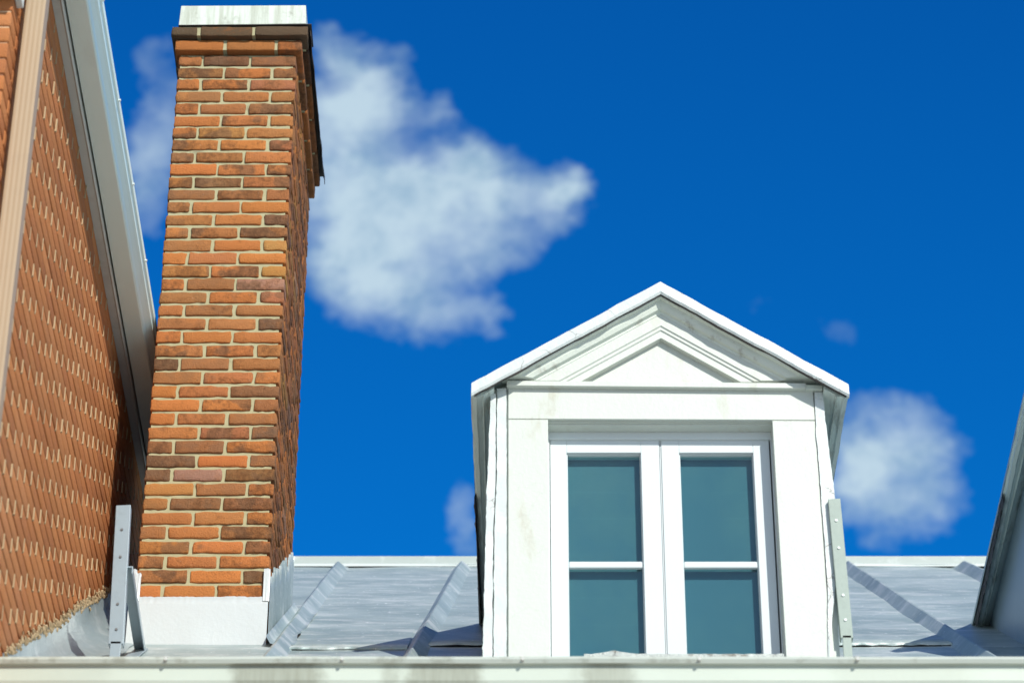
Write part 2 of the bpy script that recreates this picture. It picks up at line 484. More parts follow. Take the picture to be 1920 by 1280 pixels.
# ------------------------------------------------------------------ the house
house = empty('house', (1.5, 9.2, 0), 'house with silver metal roof, tall brick chimney, white gabled dormers and pale gutter', 'house')
b = MB()
b.box(XW + .03, 6.0, 9.0, 21.2, 0, roof_z(9.0) - .12)
b.build('wall', 'plaster', house)

# roof: front slope as a finely creased sheet, back slope plain
seam_x = [(-0.925, -0.90), (-0.285, -0.42), (0.36, 0.36), (1.02, 1.02), (1.685, 1.70), (2.285, 2.30), (2.95, 2.95), (3.6, 3.6)]


def sheet_bump(x, y):
    s = 0.004 * fb(x * 2.3, y * 1.1, 3.1) + 0.0012 * fb(x * 9, y * 4, 7.7) + 0.0008 * fb(x * 30, y * 18, 1.7)
    return s


rb = MB()
NX, NY = 250, 150
xs = np.linspace(XW + .005, 6.0, NX); ys = np.linspace(YE, YR, NY)
for x in xs:
    for y in ys:
        z = roof_z(y) + sheet_bump(x, y)
        if y > YR - .5: z -= 0.02 * max(0, fb(x * 1.9, 5.0)) * (y - YR + .5) / .5
        rb.v.append((x, y, z))
for i in range(NX - 1):
    for j in range(NY - 1):
        a = i * NY + j
        rb.f.append((a, a + NY, a + NY + 1, a + 1)); rb.mi.append(0)
zr = roof_z(YR)
rb.add([(XW + .005, YR, zr - .01), (6, YR, zr - .01), (6, 21.5, zr - .01 - ROOF_T * (21.5 - YR)), (XW + .005, 21.5, zr - .01 - ROOF_T * (21.5 - YR))], [(0, 1, 2, 3)])
ze = roof_z(YE)
rb.prism([(XW + .005, YE + .005, ze - .012), (XW + .005, YE + .35, ze + .233), (XW + .005, YE + .35, ze + .13), (XW + .005, YE + .005, ze - .115)],
         [(6, YE + .005, ze - .012), (6, YE + .35, ze + .233), (6, YE + .35, ze + .13), (6, YE + .005, ze - .115)])
roof = rb.build('roof', 'silver_roof', house, smooth=True)

# folded seams running up the slope
for k, (xt, xb) in enumerate(seam_x):
    s = MB(); n = 90
    hh = 0.044; wl, wr = 0.050, 0.055
    for i in range(n + 1):
        t = i / n; y = YE + .02 + (YR - .10 - YE - .02) * t
        x = xb + (xt - xb) * t + 0.006 * fb(y * 1.6, k * 3.3)
        h = hh * (1 + .10 * fb(y * 1.2, k * 1.7, 4)); z = roof_z(y)
        if t > .97: h *= (1 - t) / .03 * .95 + .05
        nx_ = (0, -ROOF_T, 1); L = math.hypot(ROOF_T, 1)
        def up(d): return (0, -ROOF_T * d / L, d / L)
        u0, u1 = up(-0.008), up(h)
        s.v += [(x - wl - .004 * fb(y * 4, k, 9), y + u0[1], z + u0[2]), (x - .004, y + up(h * .96)[1], z + up(h * .96)[2]),
                (x + .003, y + u1[1], z + u1[2]), (x + wr + .005 * fb(y * 5, k, 2), y + u0[1], z + u0[2])]
    for i in range(n):
        for j in range(3):
            a = i * 4 + j; s.f.append((a, a + 1, a + 5, a + 4)); s.mi.append(0)
    for e0 in (0, n * 4): s.f.append(tuple(range(e0, e0 + 4))); s.mi.append(0)
    s.build('seam', 'silver_roof', roof, smooth=False)

# overlapping lower sheets with lifted ragged edges
def lap(x0, x1, ytop, ybot, lift, seed, name='roof_sheet'):
    s = MB(); n = 60
    for i in range(n + 1):
        x = x0 + (x1 - x0) * i / n
        yb = ybot + .02 * fb(x * 5, seed) + .008 * fb(x * 23, seed)
        lf = lift * (.35 + .9 * abs(fb(x * 4.2, seed, 2)) + .5 * abs(fb(x * 14, seed, 5)))
        for t in (0, .4, .75, 1):
            y = ytop + (yb - ytop) * t
            z = roof_z(y) + sheet_bump(x, y) + .004 + lf * t ** 3
            s.v.append((x, y, z))
        s.v.append((x, yb + .004, roof_z(yb) + sheet_bump(x, yb) + .004 + lf - .006))
    for i in range(n):
        for j in range(4):
            a = i * 5 + j; s.f.append((a, a + 5, a + 6, a + 1)); s.mi.append(0)
    return s.build(name, 'silver_roof', roof, smooth=True)


lap(-.36, -.12, 11.2, 10.40, .016, 1.3)
lap(1.15, 1.66, 11.2, 10.42, .018, 4.1)
lap(-.87, -.42, 11.0, 10.30, .012, 2.2)
# dark strip modelled for the shade in the gap under the lifted edge
for (x0, x1, yb) in ((1.17, 1.62, 10.415),):
    s = MB(); n = 40
    for i in range(n + 1):
        x = x0 + (x1 - x0) * i / n
        h = .004 + .009 * abs(fb(x * 7, 3)) + .003 * fb(x * 40, 1)
        s.v += [(x, yb + .012, roof_z(yb) - .012), (x, yb + .012, roof_z(yb) + .006 + h), (x, yb + .06, roof_z(yb + .06) + .004)]
    for i in range(n):
        for j in range(2): s.f.append((i * 3 + j, i * 3 + 3 + j, i * 3 + 4 + j, i * 3 + 1 + j)); s.mi.append(0)
    s.build('gap_strip', 'tar', roof)

# ridge cap
rc = MB(); n = 60
prof = [(-.112, .004), (-.110, .013), (-.108, .015), (-.085, .017), (-.075, .028), (.0, .033), (.075, .025), (.2, -.12)]
for i in range(n + 1):
    x = XW + .01 + (6 - XW - .01) * i / n
    for j, (dy, dz) in enumerate(prof):
        y = YR + dy
        base = roof_z(y) if dy < -.05 else zr
        if dy >= -.08: base = zr - .02
        if dy > .1: base = zr
        w = (.010 * fb(x * 2.1, 8) + .004 * fb(x * 8, 3)) if j in (0, 1) else 0
        rc.v.append((x, y + w, base + dz + w * .5))
for i in range(n):
    for j in range(len(prof) - 1):
        a = i * len(prof) + j; rc.f.append((a, a + 1, a + len(prof) + 1, a + len(prof))); rc.mi.append(1 if j in (0, 1, 2) else 0)
rc.build('ridge_cap', ['ridge_metal', 'white_metal_trim'], roof)

# wall flashing along the neighbour
fl = MB(); n = 140
for i in range(n + 1):
    y = YE + .02 + (YR - YE - .1) * i / n
    up_ = .19 + .022 * fb(y * 2.2, 3) + .02 * fb(y * 13, 5) + .014 * fb(y * 41, 8)
    zb = roof_z(y)
    fl.v += [(XW + .006, y, zb + up_), (XW + .012 + .008 * fb(y * 5, 1), y, zb + up_ * .6), (XW + .045 + .01 * fb(y * 7, 9), y, zb + .05),
             (XW + .10 + .01 * fb(y * 3, 9), y, zb + .016 + .006 * fb(y * 12, 2)), (XW + .20 + .03 * fb(y * 4, 4), y, zb + .004)]
for i in range(n):
    for j in range(4):
        a = i * 5 + j; fl.f.append((a, a + 1, a + 6, a + 5)); fl.mi.append(0)
fl.build('wall_flashing', 'wall_silver', roof, smooth=True)
# mortar crumbs smeared along its top edge
mc = MB()
for i in range(420):
    y = random.uniform(YE + .05, 11.4); zb = roof_z(y) + .19 + .022 * fb(y * 2.2, 3) + .02 * fb(y * 13, 5) + random.gauss(0, .012)
    r_ = random.uniform(.004, .013)
    pts = [Vector((XW + .006 + random.uniform(0, .006) + r_ * .6 * dx, y + r_ * 1.5 * dy, zb + r_ * dz)) for dx, dy, dz in ((1, 0, 0), (-1, 0, 0), (0, 1, 0), (0, -1, 0), (0, 0, 1), (0, 0, -1))]
    mc.add(pts, [(0, 2, 4), (2, 1, 4), (1, 3, 4), (3, 0, 4), (2, 0, 5), (1, 2, 5), (3, 1, 5), (0, 3, 5)])
mc.build('mortar_edge', 'neighbour_mortar', roof)

# ------------------------------------------------------------------ chimney
PAL = [((.48, .172, .050), 24), ((.45, .170, .055), 26), ((.40, .160, .058), 24), ((.33, .145, .058), 16), ((.26, .125, .058), 8),
       ((.39, .15, .070), 5), ((.43, .215, .066), 4), ((.37, .21, .14), 2), ((.18, .10, .058), 5)]
PALC = [p[0] for p in PAL]; PALW = [p[1] for p in PAL]


def tone(dark=1.0):
    c = random.choices(PALC, PALW)[0]
    f = random.uniform(.94, 1.12) * dark
    return tuple(min(1, a * f * random.uniform(.94, 1.06)) for a in c)


p00 = at(262, 1120, YCH); p11 = at(556, 103, YCH)
CX0 = at(258, 1060, YCH).x; CX1 = at(505, 1060, YCH).x
CZ1 = p11.z
NC = 41; CH = (CZ1 - at(262, 1122, YCH).z) / NC
CW = CX1 - CX0
J = .0125; DEP = 1.055
chim = MB()
ztop = CZ1 + CH * 2
# mortar core (set back behind the brick faces)
core_in = .0072
chim.box(CX0 + core_in, CX1 - .013, YCH + core_in, YCH + DEP - core_in, roof_z(YCH) - .25, CZ1)
chimney = chim.build('chimney', 'mortar', house)
blocks = []
HF = (CW - 2 * J) / 5.0          # half brick
FU = 2 * HF
BH = CH - .0125


def add_course(z0, kind, x0, x1, y0, y1, dark=1.0, h=None):
    h = h or BH
    def jit(): return random.uniform(-.0022, .0022)
    def blk(a, b_, c_, d_, mi=0):
        s1, s2 = random.uniform(-.0018, .0018), random.uniform(-.0015, .0015)
        j1, j2 = jit(), jit()
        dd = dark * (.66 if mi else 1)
        blocks.append((a + (j1 if a > x0 + .01 else s1), b_ + (j2 if b_ < x1 - .01 else s1), c_ + s2, d_ + (s2 if c_ < y0 + .01 else 0),
                       z0 + random.uniform(-.0016, .0016), z0 + h + random.uniform(-.0016, .0016), tone(dd), random.random(), mi))
    w = x1 - x0
    full = (w - 2 * J) / 2.5
    half = full / 2
    t = .1
    if kind == 0:       # front: half, full, full
        blk(x0, x0 + half, y0, y0 + full); blk(x0 + half + J, x0 + half + J + full, y0, y0 + t); blk(x1 - full, x1, y0, y0 + t)
        ls, rs = y0 + full + J, y0 + t + J
    else:
        blk(x0, x0 + full, y0, y0 + t); blk(x0 + full + J, x0 + 2 * full + J, y0, y0 + t); blk(x1 - half, x1, y0, y0 + full)
        ls, rs = y0 + t + J, y0 + full + J
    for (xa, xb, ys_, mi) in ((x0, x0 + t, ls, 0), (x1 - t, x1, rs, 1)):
        rem = (y1 - .0) - ys_
        nn = max(1, round(rem / (full + J)))
        L = rem / nn
        for q in range(nn):
            ya = ys_ + q * L
            blk(xa, xb, ya, ya + L - (J if q < nn - 1 else 0), mi)
    blk(x0 + t + J, x1 - t - J, y1 - t, y1)


for r_ in range(NC):
    z0 = CZ1 - (r_ + 1) * CH + .0062
    add_course(z0, r_ % 2, CX0, CX1, YCH, YCH + DEP, dark=1.0 if r_ > 1 else .9)
for q in range(3):   # hidden courses behind the flashing
    add_course(CZ1 - (NC + 1 + q) * CH + .0062, q % 2, CX0, CX1, YCH, YCH + DEP)
tm = brick_template(5, 3, 1)
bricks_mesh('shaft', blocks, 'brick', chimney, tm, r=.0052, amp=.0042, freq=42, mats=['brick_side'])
# corbel courses
STEP = .024
YL1, YU1 = YCH - .027, YCH - .052
zl0, zl1 = at(450, 94, YL1).z, at(450, 75, YL1).z
zu0, zu1 = at(450, 65, YU1).z, at(450, 50, YU1).z
CZ2 = zl1
blocks = []
add_course(zl0, 1, CX0 - STEP * .7, CX1 + STEP, YL1, YCH + DEP - .012, .85, h=zl1 - zl0)
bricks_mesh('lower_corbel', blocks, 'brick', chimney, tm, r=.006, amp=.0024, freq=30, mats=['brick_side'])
blocks = []
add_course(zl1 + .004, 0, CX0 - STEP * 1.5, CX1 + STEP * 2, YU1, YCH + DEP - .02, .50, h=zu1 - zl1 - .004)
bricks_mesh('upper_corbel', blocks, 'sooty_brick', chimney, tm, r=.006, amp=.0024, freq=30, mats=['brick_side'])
cm = MB()
cm.box(CX0 - STEP * .7 + .005, CX1 + STEP - .012, YL1 + .005, YCH + DEP - .018, zl0 + .004, zl1)
cm.box(CX0 - STEP * 1.5 + .005, CX1 + STEP * 2 - .012, YU1 + .005, YCH + DEP - .026, zl1 + .008, zu1)
cm.build('corbel_mortar', 'mortar', chimney)
# white painted metal cap with a dark drip sheet beneath
yc = YCH - .045
cl, cr = at(336.5, 47, yc).x, at(572, 43, yc).x
ct = at(450, 11, yc).z; cb = at(450, 46, yc).z
cp = MB()
cp.prism([(cl - .004, yc, cb - .006), (cr + .003, yc, cb + .004), (cr, yc, ct + .003), (cl, yc, ct)],
         [(cl - .004, YCH + DEP + .01, cb - .006), (cr + .003, YCH + DEP + .01, cb + .004), (cr, YCH + DEP + .01, ct + .003), (cl, YCH + DEP + .01, ct)])
cp.build('cap', 'chimney_cap', chimney, bevel=.003)
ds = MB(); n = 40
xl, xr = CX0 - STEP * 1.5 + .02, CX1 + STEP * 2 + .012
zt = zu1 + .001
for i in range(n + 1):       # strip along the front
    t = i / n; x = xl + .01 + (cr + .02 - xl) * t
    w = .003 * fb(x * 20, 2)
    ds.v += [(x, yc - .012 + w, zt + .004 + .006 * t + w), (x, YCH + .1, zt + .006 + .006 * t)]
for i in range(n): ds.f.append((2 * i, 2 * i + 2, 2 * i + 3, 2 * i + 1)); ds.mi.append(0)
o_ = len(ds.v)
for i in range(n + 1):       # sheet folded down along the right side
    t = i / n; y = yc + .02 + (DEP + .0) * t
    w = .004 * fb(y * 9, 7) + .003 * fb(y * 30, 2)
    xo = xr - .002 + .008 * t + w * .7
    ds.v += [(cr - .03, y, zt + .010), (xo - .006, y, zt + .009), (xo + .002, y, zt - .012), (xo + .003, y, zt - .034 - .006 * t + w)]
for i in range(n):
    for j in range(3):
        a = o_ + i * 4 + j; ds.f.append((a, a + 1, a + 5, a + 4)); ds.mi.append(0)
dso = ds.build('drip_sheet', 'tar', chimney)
so = dso.modifiers.new('thick', 'SOLIDIFY'); so.thickness = .003

# silver flashing wrapped round the base, brushed on with a ragged upper edge
FO = .006


def ragged(pts, outward, zbot, ztopf, n, name, mat='chimney_flashing'):
    """vertical sheet along pts[0]->pts[1]; outward = normal"""
    a, b_ = Vector(pts[0]), Vector(pts[1]); o = Vector(outward)
    s = MB()
    for i in range(n + 1):
        t = i / n; p = a.lerp(b_, t)
        zt_ = ztopf(t); zb_ = zbot(t)
        wv = .003 * fb(t * 3, 2.2) if n > 100 and n < 150 else .003 * fb(t * 6, 2.7) + .0006 * fb(t * 19, 4)
        for q in (0, .3, .6, .85, 1):
            z = zb_ + (zt_ - zb_) * q
            bl = .003 * fb(p.x * 3 + 4, p.y * 3, z * 5) * (1 - q * .8)
            s.v.append(tuple(p + o * (FO + bl + wv * (1 - q)) + Vector((0, 0, z - p.z))))
        s.v.append(tuple(p + o * -.004 + Vector((0, 0, zt_ + .0005 - p.z))))
    for i in range(n):
        for j in range(5):
            k = i * 6 + j; s.f.append((k, k + 6, k + 7, k + 1)); s.mi.append(0)
    return s.build(name, mat, chimney, smooth=True)


zf = at(372, 1121, YCH).z; zbt = roof_z(YCH)
xa, xb_ = CX0 - .022, CX1 + .004
ragged([(xa, YCH - .006, 0), (xb_, YCH - .006, 0)], (0, -1, 0), lambda t: zbt - .02,
       lambda t: zf + .004 * fb(t * 30, 3) + .010 * max(0, fb(t * 11, 1.5)) + (.0), 120, 'flashing')
zl = at(258, 1068, YCH).z
ragged([(xa + .004, YCH - .009, 0), (xa + .042, YCH - .009, 0)], (0, -1, 0), lambda t: zf - .02,
       lambda t: zl + .02 * fb(t * 3, 8) - .016 * (t > .5) - t * .012, 16, 'corner_flashing')
ragged([(xb_ - .022, YCH - .009, 0), (xb_ + .004, YCH - .009, 0)], (0, -1, 0), lambda t: zf - .02, lambda t: zl - .002 + .006 * fb(t * 5, 6), 12, 'corner_flashing')
# brushed paint up the right side
rs_ = random.Random(3)
teeth = [rs_.uniform(.0, 1) ** 1.6 for _ in range(64)]
ragged([(CX1 + .002, YCH - .004, 0), (CX1 + .002, YCH + DEP + .01, 0)], (1, 0, 0), lambda t: roof_z(YCH + t * DEP) - .03,
       lambda t: roof_z(YCH + t * DEP) + .21 + .05 * (1 - t) + .12 * teeth[int(t * 62)] * (.5 + .5 * t) + .02 * fb(t * 40, 1), 190, 'side_flashing', 'silver_roof')
ragged([(CX0 - .003, YCH - .004, 0), (CX0 - .003, YCH + DEP + .01, 0)], (-1, 0, 0), lambda t: roof_z(YCH + t * DEP) - .03,
       lambda t: roof_z(YCH + t * DEP) + .23 + .02 * fb(t * 10, 5), 40, 'side_flashing')
# flange lying on the roof along the right side, with its curled edge
s = MB(); n = 60
for i in range(n + 1):
    t = i / n; y = YCH - .10 + (DEP + .20) * t; z = roof_z(y)
    wd = .11 + .012 * fb(y * 5, 2)
    lf = .006 + .018 * abs(fb(y * 3.3, 7)) + (.02 if t > .12 else 0) * max(0, 1 - abs(t - .22) * 6)
    s.v += [(CX1 + .010, y, z + .05), (CX1 + .028, y, z + .018), (CX1 + .06, y, z + .010), (CX1 + .004 + wd, y, z + lf + .004), (CX1 + .004 + wd - .002, y, z + lf - .004)]
for i in range(n):
    for j in range(4):
        a = i * 5 + j; s.f.append((a, a + 1, a + 6, a + 5)); s.mi.append(0)
s.build('flange', 'silver_roof', chimney, smooth=True)
s = MB()
for i in range(26):
    y = YCH - .03 + i * .014; z = roof_z(y)
    x = CX1 + .115 + .008 * fb(y * 5, 2)
    s.box(x - .012, x - .004, y, y + .0139, z - .005, z + .004 + .012 * (1 - abs(i - 13) / 13.5))
s.build('gap_strip', 'tar', chimney)  # row of dark blocks under the curled edge of the flange

# ------------------------------------------------------------------ gutter
def gutter_profile():
    z0 = at(960, 1230, YG).z
    return [(YG + .13, z0 + .02), (YG + .02, z0 - .006), (YG + .012, z0 + .002), (YG + .000, z0 + .0), (YG - .006, z0 - .012), (YG + .000, z0 - .024), (YG + .014, z0 - .026),
            (YG + .016, z0 - .045), (YG + .018, z0 - .075), (YG + .028, z0 - .098), (YG + .048, z0 - .112), (YG + .058, z0 - .125), (YG + .155, z0 - .125), (YG + .155, z0 + .04), (YG + .15, z0 + .04), (YG + .15, z0 - .12), (YG + .06, z0 - .12)]


gp = gutter_profile(); z0g = at(960, 1230, YG).z
prof = gp[1:13]
gt = MB(); n = 120; x0, x1 = XW + .004 - .25, 6.0
x0 = XW + .01
for i in range(n + 1):
    x = x0 + (x1 - x0) * i / n
    dz = .0025 * fb(x * 2.2, 5); dy = .003 * fb(x * 1.3, 9)
    inner = [(YG + .155, z0g + .05), (YG + .148, z0g + .05), (YG + .148, z0g - .118), (YG + .062, z0g - .118), (YG + .034, z0g - .095), (YG + .026, z0g - .04), (YG + .026, z0g - .012)]
    for (y, z) in prof + inner: gt.v.append((x, y + dy, z + dz))
K = len(prof) + 7
for i in range(n):
    for j in range(K):
        a = i * K + j; b2 = i * K + (j + 1) % K
        gt.f.append((a, b2, b2 + K, a + K)); gt.mi.append(1 if j < 4 else 0)
gutter = gt.build('gutter', ['gutter_paint', 'gutter_lip_paint'], house, smooth=False)
for px in (312, 642, 980, 1311, 1607):
    p = at(px, 1231, YG)
    s = MB(); s.cyl((p.x, YG - .016, p.z - .014), (p.x, YG + .0, p.z - .014), .0055, 12)
    s.box(p.x - .009, p.x + .009, YG - .004, YG + .15, p.z - .003, p.z + .001)
    s.build('hanger', 'grey_trim', gutter, bevel=.001)
# crumpled drip edge that laps over the gutter
s = MB(); n = 220
for i in range(n + 1):
    x = XW + .02 + (6 - XW - .02) * i / n
    c = .006 * fb(x * 3, 1) + .005 * fb(x * 17, 2)
    if x > 1.2: c += .007 * fb(x * 40, 3)
    c += .026 * max(0, 1 - abs(x - .37) / .13) ** 1.5
    z = z0g + .012 + c + (.006 if x > 1.1 else 0)
    s.v += [(x, YE + .06, roof_z(YE + .06) + .012), (x, YG + .15, z0g + .006), (x, YG + .05 + c * .4, z - .002), (x, YG + .045 + c * .4, z - .006)]
for i in range(n):
    for j in range(3):
        a = i * 4 + j; s.f.append((a, a + 4, a + 5, a + 1)); s.mi.append(0)
s.build('drip_edge', 'torn_flashing', gutter, smooth=False)

# ------------------------------------------------------------------ dormer
def A(px, py, y=YD): return at(px, py, y)


YF = YD - .074                       # plane of the rake boards
xa_ = A(1238, 528, YF).x; za_ = A(1238, 528, YF).z
xL, zL = A(884, 718, YF).x, A(884, 718, YF).z
xR, zR = A(1591, 720, YF).x, A(1591, 720, YF).z
mL = (za_ - zL) / (xa_ - xL); mR = (za_ - zR) / (xR - xa_)
YB = 11.6                            # where the side eaves run into the main roof
ZB = A(1240, 716).z                  # top of the architrave
x_l, x_r = A(953, 760).x, A(1523, 760).x

b = MB()       # body: front wall round the opening, cheeks
cl_, cr_ = A(921, 800).x, A(1552, 800).x
zbase = roof_z(YD) - .1
xo0, xo1, zo = A(1027.5, 790).x, A(1448, 790).x, A(1240, 789).z
zeave = zL - .07
b.box(cl_ + .01, xo0 - .004, YD + .015, YD + .08, zbase, zeave + .1)
b.box(xo1 + .004, cr_ - .01, YD + .015, YD + .08, zbase, zeave + .1)
b.box(xo0 - .004, xo1 + .004, YD + .015, YD + .08, zo + .004, zeave + .1)
ti = [(cl_ + .01, YD + .036, zeave + .1), (cr_ - .01, YD + .036, zeave + .1), (cr_ - .01, YD + .036, zeave + .12), (xa_, YD + .036, za_ - .13), (cl_ + .01, YD + .036, zeave + .12)]
b.slab(ti, .06)
dormer = b.build('dormer', 'white_wood', house)
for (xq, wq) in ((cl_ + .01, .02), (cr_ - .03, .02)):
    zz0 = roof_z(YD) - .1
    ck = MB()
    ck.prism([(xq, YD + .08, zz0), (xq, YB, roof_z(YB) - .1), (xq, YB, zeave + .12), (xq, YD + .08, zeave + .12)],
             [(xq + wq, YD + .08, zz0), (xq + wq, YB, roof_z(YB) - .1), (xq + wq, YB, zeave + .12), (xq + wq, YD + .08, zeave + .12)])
    ck.build('cheek', 'cheek_blue_shade', dormer)


# rake assembly: profile points (v below the outer line, depth plane), swept along both rakes
def rake(prof_, name, mat, xendL, xendR, zcut=None, jag=0.0):
    """closed profile swept from left end to apex to right end"""
    s = MB(); n = len(prof_); segs = 26
    st = []
    for side in (-1, 1):
        for i in range(segs + 1):
            t = i / segs if side < 0 else i / segs
            if side == 1 and i == 0: continue
            st.append((side, t))
    for (side, t) in st:
        m_ = mL if side < 0 else mR; xe = xendL if side < 0 else xendR
        for k, (v, y) in enumerate(prof_):
            xk = xe
            if zcut is not None:
                xk = xa_ + side * max(.001, (za_ - v - zcut) / m_)
                if (side < 0 and xk < xe) or (side > 0 and xk > xe): xk = xe
            x = xk + (xa_ - xk) * t if side < 0 else xa_ + (xk - xa_) * t
            w = jag * (fb(x * 9, k * .01 + v * 3, 2) + .5 * fb(x * 31, v * 9, 2)) if jag else 0
            s.v.append((x, y + w * .4, za_ - v - m_ * abs(x - xa_) + w))
    for i in range(len(st) - 1):
        for j in range(n):
            a = i * n + j; b2 = i * n + (j + 1) % n
            s.f.append((a, b2, b2 + n, a + n)); s.mi.append(0)
    s.f.append(tuple(range(n))); s.mi.append(0)
    e0 = (len(st) - 1) * n; s.f.append(tuple(range(e0, e0 + n))[::-1]); s.mi.append(0)
    return s.build(name, mat, dormer)


vf = .050
rake([(vf + .001, YF + .003), (vf + .010, YF + .006), (vf + .010, YF + .011), (vf + .001, YF + .011)], 'caulk_line', 'tar', xL + .01, xR - .01, jag=.011)
rake([(0, YF), (vf * .94, YF - .004), (vf + .006, YF + .002), (vf + .002, YF + .02), (0.0, YF + .03)], 'rake_board', 'seamed_trim', xL, xR, jag=.006)
# soffit + crown moulding under the rake, cut off on the architrave
v0 = vf + .002
prof_s = [(.004, YF + .024), (v0, YF + .012), (v0 + .008, YF + .018), (v0 + .008, YF + .034), (v0 + .022, YF + .038), (v0 + .038, YF + .046), (v0 + .042, YD - .014), (v0 + .052, YD - .012), (v0 + .054, YD + .01), (.004, YD + .01)]
rake(prof_s, 'crown_moulding', 'dirty_soffit', xL + .06, xR - .06, zcut=ZB)
v1 = v0 + .045
prof_t = [(v1, YD - .010), (v1 + .058, YD - .010), (v1 + .062, YD - .005), (v1 + .074, YD - .005), (v1 + .078, YD + .0), (v1 + .108, YD + .0), (v1 + .108, YD + .04), (v1, YD + .04)]
rake(prof_t, 'tympanum_frame', 'white_wood', xL + .06, xR - .06, zcut=ZB)
# tympanum board
vt = v1 + .10
s = MB(); zt0 = ZB
s.slab([(xa_ - (za_ - vt - zt0) / mL, YD + .026, zt0), (xa_ + (za_ - vt - zt0) / mR, YD + .026, zt0), (xa_, YD + .026, za_ - vt)], .012)
s.build('tympanum', 'white_wood', dormer)

# roof of the dormer (two slopes running back into the main roof)
yb_top = YE + (za_ - roof_z(YE)) / ROOF_T + .1
s = MB()
top = .012
for (xe, ze_, m_) in ((xL, zL, mL), (xR, zR, mR)):
    ybe = YE + (ze_ - roof_z(YE)) / ROOF_T + .15
    a = [(xa_, YF + .026, za_ + .002), (xe, YF + .026, ze_ + .002), (xe * .985 + xa_ * .015, ybe, ze_ + .002), (xa_, yb_top, za_ + .002)]
    bq = [(p[0], p[1], p[2] - .02) for p in a]
    s.prism(a, bq)
s.build('dormer_roof', 'silver_roof', dormer)

# side eaves: stepped profile running back
def eave(sgn, xe, ze_, xc, name):
    s = MB(); n = 40
    d = abs(xe - xc)
    pr = [(0, .0), (.003, -.016), (-.004, -.022), (-.004, -.034), (-.018, -.040), (-.024, -.034), (-.040, -.030), (-.045, -.036), (-.050, -.022), (-.066, -.012), (-d - .01, .0), (-d - .01, .02), (-.02, .012)]
    for i in range(n + 1):
        t = i / n; y = YF + .028 + (YB + .1 - YF) * t
        w = .0035 * fb(y * 4, sgn * 3) + .002 * fb(y * 17, sgn)
        tap = -.03 * t if sgn < 0 else -.03 * t
        for (dx, dz) in pr:
            edge = 1 if dx > -.03 else .3
            s.v.append((xe + sgn * (dx + w * edge + tap * edge), y, ze_ + dz - .004 + w * .6 * edge))
    K_ = len(pr)
    for i in range(n):
        for j in range(K_):
            a = i * K_ + j; b2 = i * K_ + (j + 1) % K_
            s.f.append((a, b2, b2 + K_, a + K_)); s.mi.append(0)
    s.f.append(tuple(range(K_))); s.mi.append(0)
    s.f.append(tuple(range(n * K_, n * K_ + K_))[::-1]); s.mi.append(0)
    return s.build(name, 'eave_metal', dormer)


eave(-1, xL, zL, cl_, 'side_eave')
eave(1, xR, zR, cr_, 'side_eave')
# torn tar paper showing under the left eave where it dies into the roof
s = MB(); n = 60
for i in range(n + 1):
    y = 10.15 + (11.15 - 10.15) * i / n
    t = (y - YF) / (YB + .1 - YF)
    x = xL - .003 + .03 * t
    wd = .004 + .012 * abs(fb(y * 7, 3)) + .005 * fb(y * 33, 2)
    zt_ = zL - .012 + .012 * fb(y * 11, 6)
    zb_ = max(roof_z(y) + .002, zt_ - .045 - .03 * abs(fb(y * 8, 9)))
    s.v += [(x, y, zt_), (x - wd, y, (zt_ + zb_) / 2 + .01 * fb(y * 21, 1)), (x - wd * .3, y, zb_)]
for i in range(n):
    for j in range(2):
        a = i * 3 + j; s.f.append((a, a + 1, a + 4, a + 3)); s.mi.append(0)
s.build('torn_edge', 'tar', dormer)

# boards of the front
def board(poly, name, mat='white_wood', y=YD, th=.022, bev=.0015):
    s = MB(); s.slab([A(px, py, y) for px, py in poly], th); return s.build(name, mat, dormer, bevel=bev)


board([(950, 713), (1511, 718), (1511, 727.5), (950, 722)], 'ledge', y=YD - .022, th=.04)
board([(1511, 721), (1543, 722), (1542, 730), (1511, 729)], 'ledge', 'dirty_soffit', y=YD - .016, th=.034)
board([(953, 724.5), (1524, 730), (1528, 787), (953, 784.5)], 'frieze_board', y=YD - .0, th=.024)
yb2 = 1275
board([(953, 786), (1027.5, 786), (1031.5, yb2), (953, yb2)], 'side_board', y=YD, th=.022)
board([(1448, 788), (1528, 788.6), (1562, yb2), (1477, yb2)], 'side_board', y=YD, th=.022)


def wavy(edge_l, edge_r, name, mat, y, th, amp, seed):
    """strip between two pixel polylines (x at given y), wavy outer edges"""
    s = MB(); n = 70
    y0_, y1_ = edge_l[0][1], edge_l[-1][1]
    def ip(e, yv): return float(np.interp(yv, [q[1] for q in e], [q[0] for q in e]))
    front, back = [], []
    for i in range(n + 1):
        yv = y0_ + (y1_ - y0_) * i / n
        l = A(ip(edge_l, yv) + amp * fb(yv * .03, seed) + amp * .6 * fb(yv * .11, seed), yv, y)
        r = A(ip(edge_r, yv) + amp * .7 * fb(yv * .035, seed + 5) + amp * .5 * fb(yv * .12, seed + 5), yv, y)
        bul = .004 * fb(yv * .02, seed + 2)
        l.y += bul; r.y += .003 * fb(yv * .027, seed + 8)
        s.v += [tuple(l), tuple(r), tuple(r + Vector((0, th, 0))), tuple(l + Vector((0, th, 0)))]
    for i in range(n):
        for j in range(4):
            a = i * 4 + j; b2 = i * 4 + (j + 1) % 4
            s.f.append((a, b2, b2 + 4, a + 4)); s.mi.append(0)
    s.f += [(0, 1, 2, 3), (n * 4, n * 4 + 1, n * 4 + 2, n * 4 + 3)]; s.mi += [0, 0]
    return s.build(name, mat, dormer)


